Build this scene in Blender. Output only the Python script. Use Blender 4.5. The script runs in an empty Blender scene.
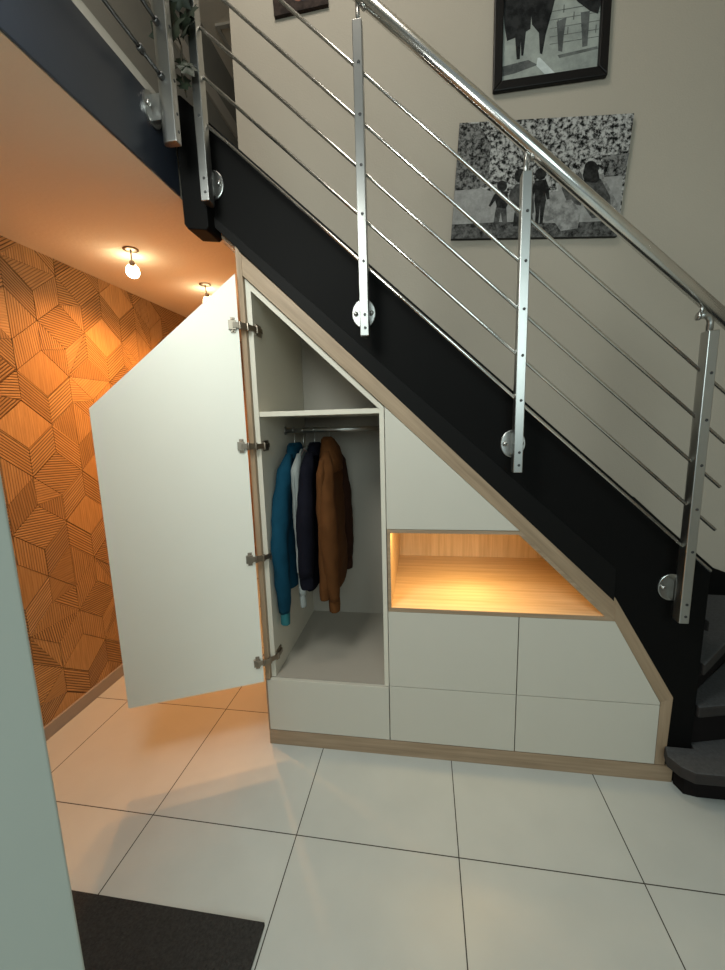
import bpy, bmesh, math, random
from mathutils import Vector, Matrix
random.seed(7)
S = bpy.context.scene
COL = S.collection

# ------------------------------------------------------------------ materials
def new_mat(name):
    m = bpy.data.materials.new(name); m.use_nodes = True
    nt = m.node_tree; b = nt.nodes['Principled BSDF']
    return m, nt, b
def N(nt, t, **k):
    n = nt.nodes.new(t)
    for a, v in k.items():
        if a in n.inputs.keys() if isinstance(a, str) else False: n.inputs[a].default_value = v
        else: setattr(n, a, v)
    return n
def mixc(nt, fac, a, b):
    n = nt.nodes.new('ShaderNodeMix'); n.data_type = 'RGBA'
    for sock, v in ((n.inputs[0], fac), (n.inputs[6], a), (n.inputs[7], b)):
        if hasattr(v, 'links') or hasattr(v, 'is_linked'): nt.links.new(v, sock)
        else: sock.default_value = v if isinstance(v, float) else (*v, 1) if len(v) == 3 else v
    return n.outputs[2]
def math_(nt, op, a, b=None, c=None):
    n = nt.nodes.new('ShaderNodeMath'); n.operation = op
    for i, v in enumerate((a, b, c)):
        if v is None: continue
        if hasattr(v, 'is_linked'): nt.links.new(v, n.inputs[i])
        else: n.inputs[i].default_value = v
    return n.outputs[0]
def simple(name, col, rough=.5, metal=0., var=.06, scale=6., bump=0., bscale=200., coat=0., spec=None):
    m, nt, b = new_mat(name)
    tc = nt.nodes.new('ShaderNodeTexCoord')
    no = nt.nodes.new('ShaderNodeTexNoise'); no.inputs['Scale'].default_value = scale; no.inputs['Detail'].default_value = 3
    nt.links.new(tc.outputs['Object'], no.inputs['Vector'])
    c = mixc(nt, no.outputs[0], tuple(x*(1-var) for x in col), tuple(min(1, x*(1+var)) for x in col))
    nt.links.new(c, b.inputs['Base Color'])
    b.inputs['Roughness'].default_value = rough; b.inputs['Metallic'].default_value = metal
    if coat: b.inputs['Coat Weight'].default_value = coat
    if spec is not None: b.inputs['Specular IOR Level'].default_value = spec
    if bump:
        n2 = nt.nodes.new('ShaderNodeTexNoise'); n2.inputs['Scale'].default_value = bscale; n2.inputs['Detail'].default_value = 4
        nt.links.new(tc.outputs['Object'], n2.inputs['Vector'])
        bp = nt.nodes.new('ShaderNodeBump'); bp.inputs['Strength'].default_value = bump; bp.inputs['Distance'].default_value = .004
        nt.links.new(n2.outputs[0], bp.inputs['Height']); nt.links.new(bp.outputs[0], b.inputs['Normal'])
    return m
def oak(name, c1, c2, rot=(0, 0, 0), rough=.5, scale=1.):
    """wood with grain running along local X of the rotated object space"""
    m, nt, b = new_mat(name)
    tc = nt.nodes.new('ShaderNodeTexCoord'); mp = nt.nodes.new('ShaderNodeMapping')
    mp.vector_type = 'TEXTURE'; mp.inputs['Rotation'].default_value = rot
    nt.links.new(tc.outputs['Object'], mp.inputs['Vector'])
    mp2 = nt.nodes.new('ShaderNodeMapping'); mp2.inputs['Scale'].default_value = (2.2*scale, 55*scale, 55*scale)
    nt.links.new(mp.outputs[0], mp2.inputs['Vector'])
    no = nt.nodes.new('ShaderNodeTexNoise'); no.inputs['Scale'].default_value = 1; no.inputs['Detail'].default_value = 6; no.inputs['Roughness'].default_value = .65
    nt.links.new(mp2.outputs[0], no.inputs['Vector'])
    rp = nt.nodes.new('ShaderNodeValToRGB'); rp.color_ramp.elements[0].position = .34; rp.color_ramp.elements[1].position = .66
    rp.color_ramp.elements[0].color = (*c1, 1); rp.color_ramp.elements[1].color = (*c2, 1)
    nt.links.new(no.outputs[0], rp.inputs[0]); nt.links.new(rp.outputs[0], b.inputs['Base Color'])
    b.inputs['Roughness'].default_value = rough
    bp = nt.nodes.new('ShaderNodeBump'); bp.inputs['Strength'].default_value = .15; bp.inputs['Distance'].default_value = .001
    nt.links.new(no.outputs[0], bp.inputs['Height']); nt.links.new(bp.outputs[0], b.inputs['Normal'])
    return m

M = {}
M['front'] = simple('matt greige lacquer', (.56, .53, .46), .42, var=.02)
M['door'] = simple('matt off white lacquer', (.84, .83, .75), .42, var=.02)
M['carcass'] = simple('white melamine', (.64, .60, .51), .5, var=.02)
M['carcass_shaded'] = simple('white melamine shaded inside', (.37, .335, .285), .55, var=.02)  # carcass melamine darkened in colour for the shade inside the wardrobe
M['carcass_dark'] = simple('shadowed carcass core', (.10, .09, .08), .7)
M['gap'] = simple('dark shadow gap', (.02, .018, .016), .8)
SL = math.atan(.9505)
M['oak_slope'] = oak('light oak along the slope', (.24, .165, .10), (.37, .265, .17), (0, SL, 0))
M['oak_steep'] = oak('light oak along the steep slope', (.24, .165, .10), (.37, .265, .17), (0, math.radians(60), 0))
M['oak_x'] = oak('light oak horizontal', (.26, .18, .11), (.39, .28, .185))
M['oak_z'] = oak('light oak vertical', (.26, .18, .11), (.39, .28, .185), (0, math.pi/2, 0))
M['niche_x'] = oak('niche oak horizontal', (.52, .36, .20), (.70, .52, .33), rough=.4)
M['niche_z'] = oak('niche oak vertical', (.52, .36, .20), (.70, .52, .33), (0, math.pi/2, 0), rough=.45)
M['black'] = simple('black satin paint', (.0048, .0047, .0046), .6, var=.15, spec=.06)
M['black_edge'] = simple('black edge paint', (.0066, .0064, .0062), .55, spec=.08)
M['navy'] = simple('blue black gloss paint', (.014, .018, .027), .32, var=.25, scale=3, bump=.05, bscale=25)
M['steel'] = simple('brushed stainless steel', (.46, .46, .445), .32, 1., var=.05, scale=40)
M['chrome'] = simple('polished stainless steel', (.86, .86, .84), .20, 1., var=.03)
M['nickel'] = simple('nickel plated hinge', (.30, .25, .20), .36, 1.)
M['screw'] = simple('dark metal of sockets and shaded rods', (.06, .06, .06), .4, .6)
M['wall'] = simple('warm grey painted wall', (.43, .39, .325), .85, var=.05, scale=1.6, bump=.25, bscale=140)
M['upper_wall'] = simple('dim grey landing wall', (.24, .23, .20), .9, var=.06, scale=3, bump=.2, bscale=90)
M['ceiling'] = simple('painted plaster ceiling', (.80, .70, .58), .9, var=.04, scale=3, bump=.3, bscale=60)
M['strip'] = simple('pale skirting paint', (.50, .46, .40), .6)
M['skirt'] = simple('grey tile skirting', (.30, .27, .235), .5)
M['leaf_paint'] = simple('pale green white door paint', (.50, .54, .49), .55, var=.02)
M['tread'] = simple('anthracite stair carpet', (.060, .062, .066), .95, var=.45, scale=90, bump=.6, bscale=300)
M['riser'] = simple('dark stair riser', (.011, .009, .009), .9, spec=.1)
M['tread_edge'] = simple('worn brown black nosing', (.022, .018, .017), .85, var=.4, scale=30)
M['mat'] = simple('dark coir mat', (.026, .025, .024), 1., var=.9, scale=120, bump=1., bscale=260)
M['frame_black'] = simple('black picture moulding', (.009, .008, .008), .4, spec=.2)
M['canvas_edge'] = simple('dark canvas edge', (.03, .03, .03), .8)
M['ivy'] = simple('dark green ivy leaf', (.017, .026, .013), .6, var=.6, scale=25)
M['ivy_stem'] = simple('brown stem', (.05, .04, .025), .8)
M['blue'] = simple('petrol blue fleece', (.005, .045, .080), .9, var=.25, scale=14, bump=.5, bscale=40, spec=.12)
M['teal'] = simple('teal lining', (.015, .13, .15), .9, var=.2, scale=20)
M['pale'] = simple('pale grey cotton', (.27, .29, .28), .9, var=.12, scale=14, bump=.4, bscale=40)
M['navycloth'] = simple('near black navy cloth', (.006, .006, .011), .9, var=.3, spec=.1, scale=14, bump=.5, bscale=40)
M['brown'] = simple('rust brown canvas', (.095, .036, .011), .9, var=.25, scale=14, bump=.5, bscale=45, spec=.12)
M['brown_shaded'] = simple('rust brown canvas shaded', (.030, .012, .007), .9, var=.25, scale=14, bump=.5, bscale=45, spec=.12)  # rust brown darkened: shade on the far sleeve put into its colour
M['pink'] = simple('pale hanger strap', (.50, .33, .30), .6)
M['hook'] = simple('steel hanger hook', (.5, .5, .48), .3, 1.)
def emis(name, col, st):
    m, nt, b = new_mat(name)
    b.inputs['Base Color'].default_value = (*col, 1); b.inputs['Emission Color'].default_value = (*col, 1); b.inputs['Emission Strength'].default_value = st
    return m
M['bulb'] = emis('lit bulb glass', (1, .86, .55), 20)
M['led'] = emis('lit downlight lens', (1, .72, .36), 8)

def floor_mat():
    m, nt, b = new_mat('large pale stone tiles')
    tc = nt.nodes.new('ShaderNodeTexCoord'); mp = nt.nodes.new('ShaderNodeMapping'); mp.vector_type = 'TEXTURE'
    mp.inputs['Location'].default_value = (.2636, -.4068, 0); mp.inputs['Rotation'].default_value = (0, 0, -.0074); mp.inputs['Scale'].default_value = (.6, .6, .6)
    nt.links.new(tc.outputs['Object'], mp.inputs['Vector'])
    sp = nt.nodes.new('ShaderNodeSeparateXYZ'); nt.links.new(mp.outputs[0], sp.inputs[0])
    ms = []
    for ax in (0, 1):
        f = math_(nt, 'FRACT', math_(nt, 'ADD', sp.outputs[ax], .5))
        d = math_(nt, 'ABSOLUTE', math_(nt, 'SUBTRACT', f, .5))
        ms.append(math_(nt, 'LESS_THAN', d, .0032))
    g = math_(nt, 'MAXIMUM', ms[0], ms[1])
    cell = nt.nodes.new('ShaderNodeVectorMath'); cell.operation = 'FLOOR'; nt.links.new(mp.outputs[0], cell.inputs[0])
    wn = nt.nodes.new('ShaderNodeTexWhiteNoise'); nt.links.new(cell.outputs[0], wn.inputs['Vector'])
    no = nt.nodes.new('ShaderNodeTexNoise'); no.inputs['Scale'].default_value = 5; no.inputs['Detail'].default_value = 5
    nt.links.new(tc.outputs['Object'], no.inputs['Vector'])
    c = mixc(nt, no.outputs[0], (.44, .465, .45), (.53, .555, .535))
    c = mixc(nt, math_(nt, 'MULTIPLY', wn.outputs[0], .10), c, (.40, .42, .41))
    c = mixc(nt, g, c, (.045, .040, .034))
    nt.links.new(c, b.inputs['Base Color'])
    n3 = nt.nodes.new('ShaderNodeTexNoise'); n3.inputs['Scale'].default_value = 60; n3.inputs['Detail'].default_value = 4
    nt.links.new(tc.outputs['Object'], n3.inputs['Vector'])
    r = math_(nt, 'MULTIPLY_ADD', n3.outputs[0], .14, .28)
    r = math_(nt, 'MAXIMUM', r, math_(nt, 'MULTIPLY', g, .9)); nt.links.new(r, b.inputs['Roughness'])
    bp = nt.nodes.new('ShaderNodeBump'); bp.inputs['Strength'].default_value = .5; bp.inputs['Distance'].default_value = .002
    nt.links.new(math_(nt, 'SUBTRACT', math_(nt, 'MULTIPLY', n3.outputs[0], .06), g), bp.inputs['Height']); nt.links.new(bp.outputs[0], b.inputs['Normal'])
    return m
M['floor'] = floor_mat()

def panel_mat():
    """carved wood: UV u runs across the ridges (metres), attribute tone varies each facet"""
    m, nt, b = new_mat('carved walnut marquetry')
    uv = nt.nodes.new('ShaderNodeUVMap'); sp = nt.nodes.new('ShaderNodeSeparateXYZ'); nt.links.new(uv.outputs[0], sp.inputs[0])
    at = nt.nodes.new('ShaderNodeAttribute'); at.attribute_name = 'tone'
    ap = nt.nodes.new('ShaderNodeAttribute'); ap.attribute_name = 'ridge'
    ph = math_(nt, 'FRACT', math_(nt, 'DIVIDE', sp.outputs[0], .0125))
    tri = math_(nt, 'MULTIPLY', math_(nt, 'ABSOLUTE', math_(nt, 'SUBTRACT', ph, .5)), 2.)      # 0 ridge .. 1 groove
    gr = nt.nodes.new('ShaderNodeMapRange'); gr.inputs[1].default_value = .50; gr.inputs[2].default_value = .92
    nt.links.new(tri, gr.inputs[0]); groove = math_(nt, 'MULTIPLY', gr.outputs[0], ap.outputs['Fac'])
    mp = nt.nodes.new('ShaderNodeMapping'); mp.inputs['Scale'].default_value = (130, 7, 1); nt.links.new(uv.outputs[0], mp.inputs['Vector'])
    no = nt.nodes.new('ShaderNodeTexNoise'); no.inputs['Scale'].default_value = 1; no.inputs['Detail'].default_value = 4; nt.links.new(mp.outputs[0], no.inputs['Vector'])
    c = mixc(nt, no.outputs[0], (.25, .135, .048), (.70, .42, .17))
    c = mixc(nt, at.outputs['Fac'], c, (.15, .075, .026))
    c = mixc(nt, math_(nt, 'MULTIPLY', groove, .92), c, (.040, .017, .006))
    nt.links.new(c, b.inputs['Base Color']); b.inputs['Roughness'].default_value = .5
    bp = nt.nodes.new('ShaderNodeBump'); bp.inputs['Strength'].default_value = .8; bp.inputs['Distance'].default_value = .004
    nt.links.new(math_(nt, 'SUBTRACT', math_(nt, 'MULTIPLY', no.outputs[0], .12), groove), bp.inputs['Height']); nt.links.new(bp.outputs[0], b.inputs['Normal'])
    return m
M['panel'] = panel_mat()
M['panel_gap'] = simple('dark joint between facets', (.05, .022, .008), .8)

def grey(name, lo, hi, scale, rough=.6, detail=5, sharp=.2):
    m, nt, b = new_mat(name)
    tc = nt.nodes.new('ShaderNodeTexCoord'); no = nt.nodes.new('ShaderNodeTexNoise')
    no.inputs['Scale'].default_value = scale; no.inputs['Detail'].default_value = detail; no.inputs['Roughness'].default_value = .7
    nt.links.new(tc.outputs['Object'], no.inputs['Vector'])
    rp = nt.nodes.new('ShaderNodeValToRGB'); rp.color_ramp.elements[0].position = .5-sharp/2; rp.color_ramp.elements[1].position = .5+sharp/2
    rp.color_ramp.elements[0].color = (*lo, 1); rp.color_ramp.elements[1].color = (*hi, 1)
    nt.links.new(no.outputs[0], rp.inputs[0]); nt.links.new(rp.outputs[0], b.inputs['Base Color']); b.inputs['Roughness'].default_value = rough; b.inputs['Specular IOR Level'].default_value = .08
    return m
g3 = lambda v: (v, v, v*.98)
M['ph_leaves'] = grey('printed foliage', g3(.006), g3(.46), 52, sharp=.15)
M['ph_leaves_dark'] = grey('printed dark foliage', g3(.005), g3(.22), 58, sharp=.18)
M['ph_ground'] = grey('printed dark ground', g3(.012), g3(.16), 40, sharp=.3)
M['ph_white'] = grey('printed pale planks', g3(.22), g3(.38), 30, sharp=.4)
M['ph_dark'] = grey('printed dark clothing', g3(.012), g3(.035), 30)
M['ph_mid'] = grey('printed grey clothing', g3(.045), g3(.11), 30)
M['ph_light'] = grey('printed pale clothing', g3(.16), g3(.34), 24)
M['fr_stone'] = grey('printed pale paving', (.20, .225, .215), (.42, .46, .43), 9, sharp=.5)
M['fr_joint'] = grey('printed paving joints', (.10, .11, .105), (.17, .185, .18), 20)
M['fr_dark'] = grey('printed dark coats', (.010, .011, .012), (.03, .032, .033), 18)
M['fr_mid'] = grey('printed grey trousers', (.07, .077, .077), (.13, .14, .14), 18)
M['fr_glint'] = grey('reflected glint streak', (.50, .56, .56), (.62, .68, .68), 18)  # painted reflection streak of the picture glass, not part of the print
M['sm_dark'] = grey('printed dark brown', (.02, .014, .012), (.05, .035, .03), 20)
M['sm_blue'] = grey('printed dull blue', (.05, .06, .085), (.10, .12, .17), 12)
M['sm_skin'] = grey('printed skin tone', (.16, .07, .05), (.30, .15, .11), 20)
def glass_mat():
    m, nt, b = new_mat('clear picture glass')
    b.inputs['Base Color'].default_value = (.97, 1, .99, 1); b.inputs['Roughness'].default_value = .03
    b.inputs['Transmission Weight'].default_value = 1; b.inputs['IOR'].default_value = 1.12
    return m
M['glass'] = glass_mat()

# ------------------------------------------------------------------ mesh helpers
def obj(name, bm, mats, parent=None, smooth=False, bevel=0, bseg=2):
    bmesh.ops.recalc_face_normals(bm, faces=bm.faces[:])
    me = bpy.data.meshes.new(name); bm.to_mesh(me); bm.free()
    for m in (mats if isinstance(mats, (list, tuple)) else [mats]): me.materials.append(M[m] if isinstance(m, str) else m)
    if smooth:
        for p in me.polygons: p.use_smooth = True
    o = bpy.data.objects.new(name, me); COL.objects.link(o)
    if parent: o.parent = parent; o.matrix_parent_inverse = Matrix.Translation(-parent.location) if parent.type == 'EMPTY' else Matrix.Identity(4)
    if bevel:
        md = o.modifiers.new('edges', 'BEVEL'); md.width = bevel; md.segments = bseg; md.limit_method = 'ANGLE'; md.angle_limit = math.radians(40)
    return o
def thing(name, label, cat, loc=(0, 0, 0), group=None):
    o = bpy.data.objects.new(name, None); o.location = loc; COL.objects.link(o); o.empty_display_size = .1
    o['label'] = label; o['category'] = cat
    if group: o['group'] = group
    return o
def tag(o, label, cat, group=None):
    o['label'] = label; o['category'] = cat
    if group: o['group'] = group
    return o
def struct(o, label=None):
    o['kind'] = 'structure'
    if label: o['label'] = label; o['category'] = o.name.split('_')[0]
    return o
def box(bm, x0, x1, y0, y1, z0, z1, mi=0, mat=None):
    vs = [bm.verts.new((x, y, z)) for x in (x0, x1) for y in (y0, y1) for z in (z0, z1)]
    if mat is not None:
        for v in vs: v.co = mat @ v.co
    for f in ((0, 1, 3, 2), (4, 6, 7, 5), (0, 4, 5, 1), (2, 3, 7, 6), (0, 2, 6, 4), (1, 5, 7, 3)):
        fc = bm.faces.new([vs[i] for i in f]); fc.material_index = mi
    return vs
def prism(bm, poly, y0, y1, mi=0, axis='Y', mat=None):
    """polygon extruded: axis Y -> poly is (x,z); Z -> (x,y); X -> (y,z)"""
    def P(a, b, t): 
        v = Vector((a, t, b)) if axis == 'Y' else Vector((a, b, t)) if axis == 'Z' else Vector((t, a, b))
        return mat @ v if mat is not None else v
    A = [bm.verts.new(P(a, b, y0)) for a, b in poly]; B = [bm.verts.new(P(a, b, y1)) for a, b in poly]
    fs = [bm.faces.new(A), bm.faces.new(B[::-1])]
    n = len(poly)
    for i in range(n): fs.append(bm.faces.new((A[i], A[(i+1) % n], B[(i+1) % n], B[i])))
    for f in fs: f.material_index = mi
    return A, B
def ring(c, a, b, r, n, ph=0):
    return [c + (a*math.cos(2*math.pi*i/n+ph) + b*math.sin(2*math.pi*i/n+ph))*r for i in range(n)]
def tube(bm, pts, r, n=12, mi=0, cap=True):
    pts = [Vector(p) for p in pts]; rs = r if isinstance(r, (list, tuple)) else [r]*len(pts)
    t0 = (pts[1]-pts[0]).normalized(); up = Vector((0, 0, 1)) if abs(t0.z) < .9 else Vector((1, 0, 0))
    a = t0.cross(up).normalized(); rings = []
    for i, p in enumerate(pts):
        t = ((pts[min(i+1, len(pts)-1)]-p).normalized() + (p-pts[max(i-1, 0)]).normalized()).normalized()
        a = (a - t*a.dot(t)).normalized(); b = t.cross(a)
        rings.append([bm.verts.new(q) for q in ring(p, a, b, rs[i], n)])
    fs = []
    for i in range(len(rings)-1):
        for k in range(n): fs.append(bm.faces.new((rings[i][k], rings[i][(k+1) % n], rings[i+1][(k+1) % n], rings[i+1][k])))
    for f in fs: f.smooth = True
    if cap: fs += [bm.faces.new(rings[0][::-1]), bm.faces.new(rings[-1])]
    for f in fs: f.material_index = mi
def lathe(bm, c, prof, ax=(0, 0, 1), n=20, mi=0, smooth=True, sz=1.):
    """prof: (radius, height) along ax"""
    ax = Vector(ax).normalized(); c = Vector(c); u = ax.orthogonal().normalized(); w = ax.cross(u); rs = []
    for r, h in prof: rs.append([bm.verts.new(q) for q in [Vector((q.x, q.y, c.z+(q.z-c.z)*sz)) if sz != 1. else q for q in ring(c+ax*h, u, w, max(r, 1e-4), n)]])
    fs = []
    for i in range(len(rs)-1):
        for k in range(n): fs.append(bm.faces.new((rs[i][k], rs[i][(k+1) % n], rs[i+1][(k+1) % n], rs[i+1][k])))
    fs += [bm.faces.new(rs[0][::-1]), bm.faces.new(rs[-1])]
    for f in fs: f.material_index = mi; f.smooth = smooth
BM = bmesh.new

# ------------------------------------------------------------------ camera
cam = bpy.data.cameras.new('camera'); co = bpy.data.objects.new('camera', cam); COL.objects.link(co)
yaw, pitch, roll = -.1508, -.1552, -.0277
cy, sy, cp, sp_ = math.cos(yaw), math.sin(yaw), math.cos(pitch), math.sin(pitch)
F = Vector((sy*cp, cy*cp, sp_)); R = Vector((cy, -sy, 0)); U = R.cross(F)
c_, s_ = math.cos(roll), math.sin(roll); R2 = R*c_ + U*s_; U2 = -R*s_ + U*c_
mw = Matrix((R2, U2, -F)).transposed().to_4x4(); mw.translation = Vector((.739, -1.6274, 1.5347))
co.matrix_world = mw
cam.sensor_fit = 'AUTO'; cam.sensor_width = 36; cam.lens = 395.92/970*36; cam.clip_start = .02
S.camera = co

# ------------------------------------------------------------------ setting
XW, ZC, ZU, YB = -1.145, 2.42, 5.02, .74
bm = BM(); box(bm, -1.3, 3.2, -4.2, 3.4, -.12, 0); struct(obj('floor', bm, 'floor'), 'pale stone floor of large square tiles with dark joints')
bm = BM(); box(bm, XW-.15, XW-.012, -4.2, 3.4, 0, ZC); struct(obj('wall_left_core', bm, 'panel_gap'))
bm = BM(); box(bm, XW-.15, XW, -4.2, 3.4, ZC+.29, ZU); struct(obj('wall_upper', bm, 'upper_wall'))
bm = BM(); box(bm, -.272, 2.9, YB, YB+.15, .0, ZU)
struct(obj('wall_back', bm, 'wall'), 'plain warm grey wall rising beside the staircase')
bm = BM(); box(bm, -.272, -.172, YB+.15, 3.4, ZC+.29, ZU); struct(obj('wall_landing', bm, 'wall'))
bm = BM(); box(bm, -.15, -.03, YB+.15, 3.4, 0, ZC); struct(obj('wall_corridor', bm, 'wall'))
bm = BM(); box(bm, XW, -.03, 3.3, 3.4, 0, ZU); struct(obj('wall_far', bm, 'wall'))
bm = BM(); box(bm, 2.9, 3.05, -4.2, YB+.15, 0, ZU); struct(obj('wall_right', bm, 'wall'))
bm = BM(); box(bm, XW-.15, -.188, -4.2, 3.3, ZC, ZC+.25); struct(obj('ceiling', bm, 'ceiling'), 'warm lit plaster ceiling of the passage below the landing')
bm = BM(); box(bm, XW-.15, 3.05, -2.2, 3.4, ZU, ZU+.1); struct(obj('ceiling_upper', bm, 'ceiling'))
bm = BM(); box(bm, -.1875, -.180, -4.2, -.055, ZC, 2.672); struct(obj('trim_1', bm, 'navy', bevel=.004), 'blue black painted edge beam of the landing above the passage')
bm = BM(); box(bm, -.23, -.188, -4.2, -.055, 2.674, 2.712); struct(obj('trim_2', bm, 'strip'))
bm = BM(); box(bm, XW, XW+.02, -4.0, 3.3, 4.47, 4.60); struct(obj('trim_3', bm, 'strip'))
bm = BM()
for a in ((-1.035, -.40, 2.20, 2.235), (-1.035, -1.005, 2.235, 2.9), (-.43, -.40, 2.235, 2.9), (-1.035, -.40, 2.9, 2.935)): box(bm, *a, ZU-.02, ZU)
struct(obj('trim_4', bm, 'strip'))
bm = BM(); box(bm, XW, XW+.014, -4.2, 3.3, 0, .072); struct(obj('baseboard_left', bm, 'skirt', bevel=.002), 'grey skirting under the carved wooden wall')

# carved wooden wall: hexagonal blocks split in facets, each with its own ridge direction
def wood_wall():
    bm = BM(); uvl = bm.loops.layers.uv.new('UVMap'); tl = bm.faces.layers.float.new('tone'); rl = bm.faces.layers.float.new('ridge')
    W_, SLN, E = .1425, .115, .14
    rnd = random.Random(11)
    z_lo, z_hi, y_lo, y_hi = .0, ZC, -2.6, 3.3
    def clip(poly):
        for ax, lim, sg in ((1, z_lo, 1), (1, z_hi, -1), (0, y_lo, 1), (0, y_hi, -1)):
            out = []
            for i in range(len(poly)):
                a, b = poly[i], poly[(i+1) % len(poly)]
                da, db = (a[ax]-lim)*sg, (b[ax]-lim)*sg
                if da >= 0: out.append(a)
                if da*db < 0:
                    t = da/(da-db); out.append((a[0]+(b[0]-a[0])*t, a[1]+(b[1]-a[1])*t))
            poly = out
            if len(poly) < 3: return None
        return poly
    def facet(poly, ang, ridge, tone):
        cx = sum(p[0] for p in poly)/len(poly); cz = sum(p[1] for p in poly)/len(poly)
        poly = [(cx+(p[0]-cx)*.978, cz+(p[1]-cz)*.978) for p in poly]
        poly = clip(poly)
        if not poly: return
        h = rnd.uniform(0, .002)
        A = [bm.verts.new((XW-.012, y, z)) for y, z in poly]; B = [bm.verts.new((XW-.002+h, y, z)) for y, z in poly]
        fs = [bm.faces.new(B)]
        for i in range(len(poly)): fs.append(bm.faces.new((A[i], A[(i+1) % len(poly)], B[(i+1) % len(poly)], B[i])))
        ca, sa = math.cos(ang), math.sin(ang)     # ridges run along (ca,sa) in (y,z)
        for f in fs:
            f[tl] = tone; f[rl] = ridge
            for l in f.loops:
                y, z = l.vert.co.y, l.vert.co.z
                l[uvl].uv = (-sa*y+ca*z, ca*y+sa*z)
    up = math.atan2(SLN, W_)
    def rh(poly, ang, ridge=1., split=False):
        tone = rnd.choice((0, .1, .2, .35, .45))*rnd.uniform(.8, 1.1)
        if split:
            k = rnd.choice((0, 1))
            t1 = [poly[k], poly[(k+1) % 4], poly[(k+2) % 4]]; t2 = [poly[(k+2) % 4], poly[(k+3) % 4], poly[k]]
            facet(t1, ang, ridge, tone); facet(t2, rnd.choice((math.pi/2+.12, up, -up, 0.05)), rnd.choice((1., .5, .25)), rnd.uniform(0, .5))
        else: facet(poly, ang, ridge, tone)
    row = -2; pitch_ = E+SLN
    for r in range(-2, 12):
        for k in range(-12, 14):
            yc = .183 + (2*k + (r % 2))*W_; zc = 1.456 + (r-5)*pitch_
            if yc < y_lo-.3 or yc > y_hi+.3: continue
            C = (yc, zc); T = (yc, zc+2*SLN); B = (yc, zc-E)
            L = (yc-W_, zc+SLN); Rr = (yc+W_, zc+SLN); LB = (yc-W_, zc+SLN-E); RB = (yc+W_, zc+SLN-E)
            kind = (k+2*r) % 3
            if kind == 0:
                rh([C, Rr, T, L], math.pi/2, .12); rh([L, LB, B, C], up*-1 if rnd.random() < .0 else -up); rh([C, B, RB, Rr], up)
            elif kind == 1:
                rh([C, Rr, T, L], math.pi/2, .55, True); rh([L, LB, B, C], -up+math.pi/2*0, 1, rnd.random() < .5); rh([C, B, RB, Rr], math.pi/2+.1, .6)
            else:
                rh([C, Rr, T, L], up if rnd.random() < .5 else -.06, 1.); rh([L, LB, B, C], math.pi/2, .6, rnd.random() < .6); rh([C, B, RB, Rr], up, 1., rnd.random() < .4)
    return struct(obj('wall_left', bm, 'panel'), 'carved brown wooden wall of ridged angular facets along the passage')
wood_wall()

# leaf of the entrance door standing open next to the camera
bm = BM(); ang = math.radians(237)
mt = Matrix.Translation((.153, -1.160, 0)) @ Matrix.Rotation(ang, 4, 'Z')
box(bm, 0, .86, 0, .04, .015, 2.05, 0, mt)
struct(obj('door_1', bm, 'leaf_paint', bevel=.003), 'pale green white door leaf standing open at the left edge')

bm = BM(); box(bm, -.75, .251, -1.33, -.684, .001, .014)
tag(obj('doormat', bm, 'mat', bevel=.003), 'dark charcoal doormat lying flat on the pale floor tiles', 'doormat')

# ------------------------------------------------------------------ staircase
st = thing('staircase', 'black staircase with carpeted winding steps at its foot, rising to the left', 'staircase', (1.8, .02, 0))
top = lambda x: 2.130-.915*(x-.54)
band = lambda x: 2.195-.905*(x-.11)
bot = lambda x: 2.25-.967*x
bm = BM()
prism(bm, [(-.085, bot(-.085)), (1.50, bot(1.5)), (1.735, .40), (1.735, .08), (1.78, .08), (1.78, .001), (1.838, .001), (1.838, top(1.838)), (-.085, top(-.085))], .004, .045)
obj('stringer', bm, 'black', st, bevel=.003)
bm = BM(); prism(bm, [(-.085, bot(-.085)), (1.50, bot(1.5)), (1.50, band(1.5)), (-.085, band(-.085))], -.001, .004)
obj('stringer_flange', bm, 'black_edge', st, bevel=.0015)
bm = BM(); prism(bm, [(-.085, top(-.085)), (1.838, top(1.838)), (1.838, top(1.838)+.010), (-.085, top(-.085)+.010)], -.004, .055)
obj('stringer_cap', bm, 'black_edge', st)
bm = BM(); prism(bm, [(-.178, 2.325), (-.165, 2.305), (-.09, 2.295), (-.078, 2.305), (-.078, 2.70), (-.15, 2.765), (-.180, 2.765)], -.054, .06)
obj('newel_post', bm, 'black', st, bevel=.004)
bm = BM(); prism(bm, [(-.0, 2.245), (1.45, 2.24-.967*1.45), (1.45, 2.25-.967*1.45), (-.07, 2.33), (-.176, 2.402), (-.176, 2.385)], .05, .70)
obj('soffit', bm, 'oak_slope', st)
# winders around the foot of the string, then straight flight behind it
PV = Vector((1.80, .0)); RZ = .185
dirs = [None, math.radians(14), math.radians(42), math.radians(68), math.radians(90)]
def edge_pt(a):
    d = Vector((math.cos(a), math.sin(a))); t = min(((2.88-PV.x)/d.x) if d.x > 1e-6 else 9, ((YB-.02-PV.y)/d.y) if d.y > 1e-6 else 9)
    return PV + d*t
def tread(poly, zt, name='tread', th=.05, step=None):
    bm = BM(); prism(bm, poly, zt-th, zt, 0, 'Z')
    for f in bm.faces:
        if f.normal.z < .5 and abs(f.calc_center_median().z-zt) > .01: f.material_index = 1
    return obj('tread', bm, ['tread', 'tread_edge'], st, bevel=.008)
zt = .172
p1 = edge_pt(dirs[1])
tread([(1.735, .000), (1.715, -.055), (1.738, -.105), (1.775, -.132), (2.88, -.128), (2.88, p1.y+.06), (1.85, .05), (1.842, -.001)], zt)
bm = BM(); prism(bm, [(1.778, -.005), (1.790, -.052), (1.835, -.062), (2.88, -.060), (2.88, -.04), (1.80, -.005)], 0.001, zt-.05, 0, 'Z'); obj('riser', bm, 'riser', st)
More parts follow.
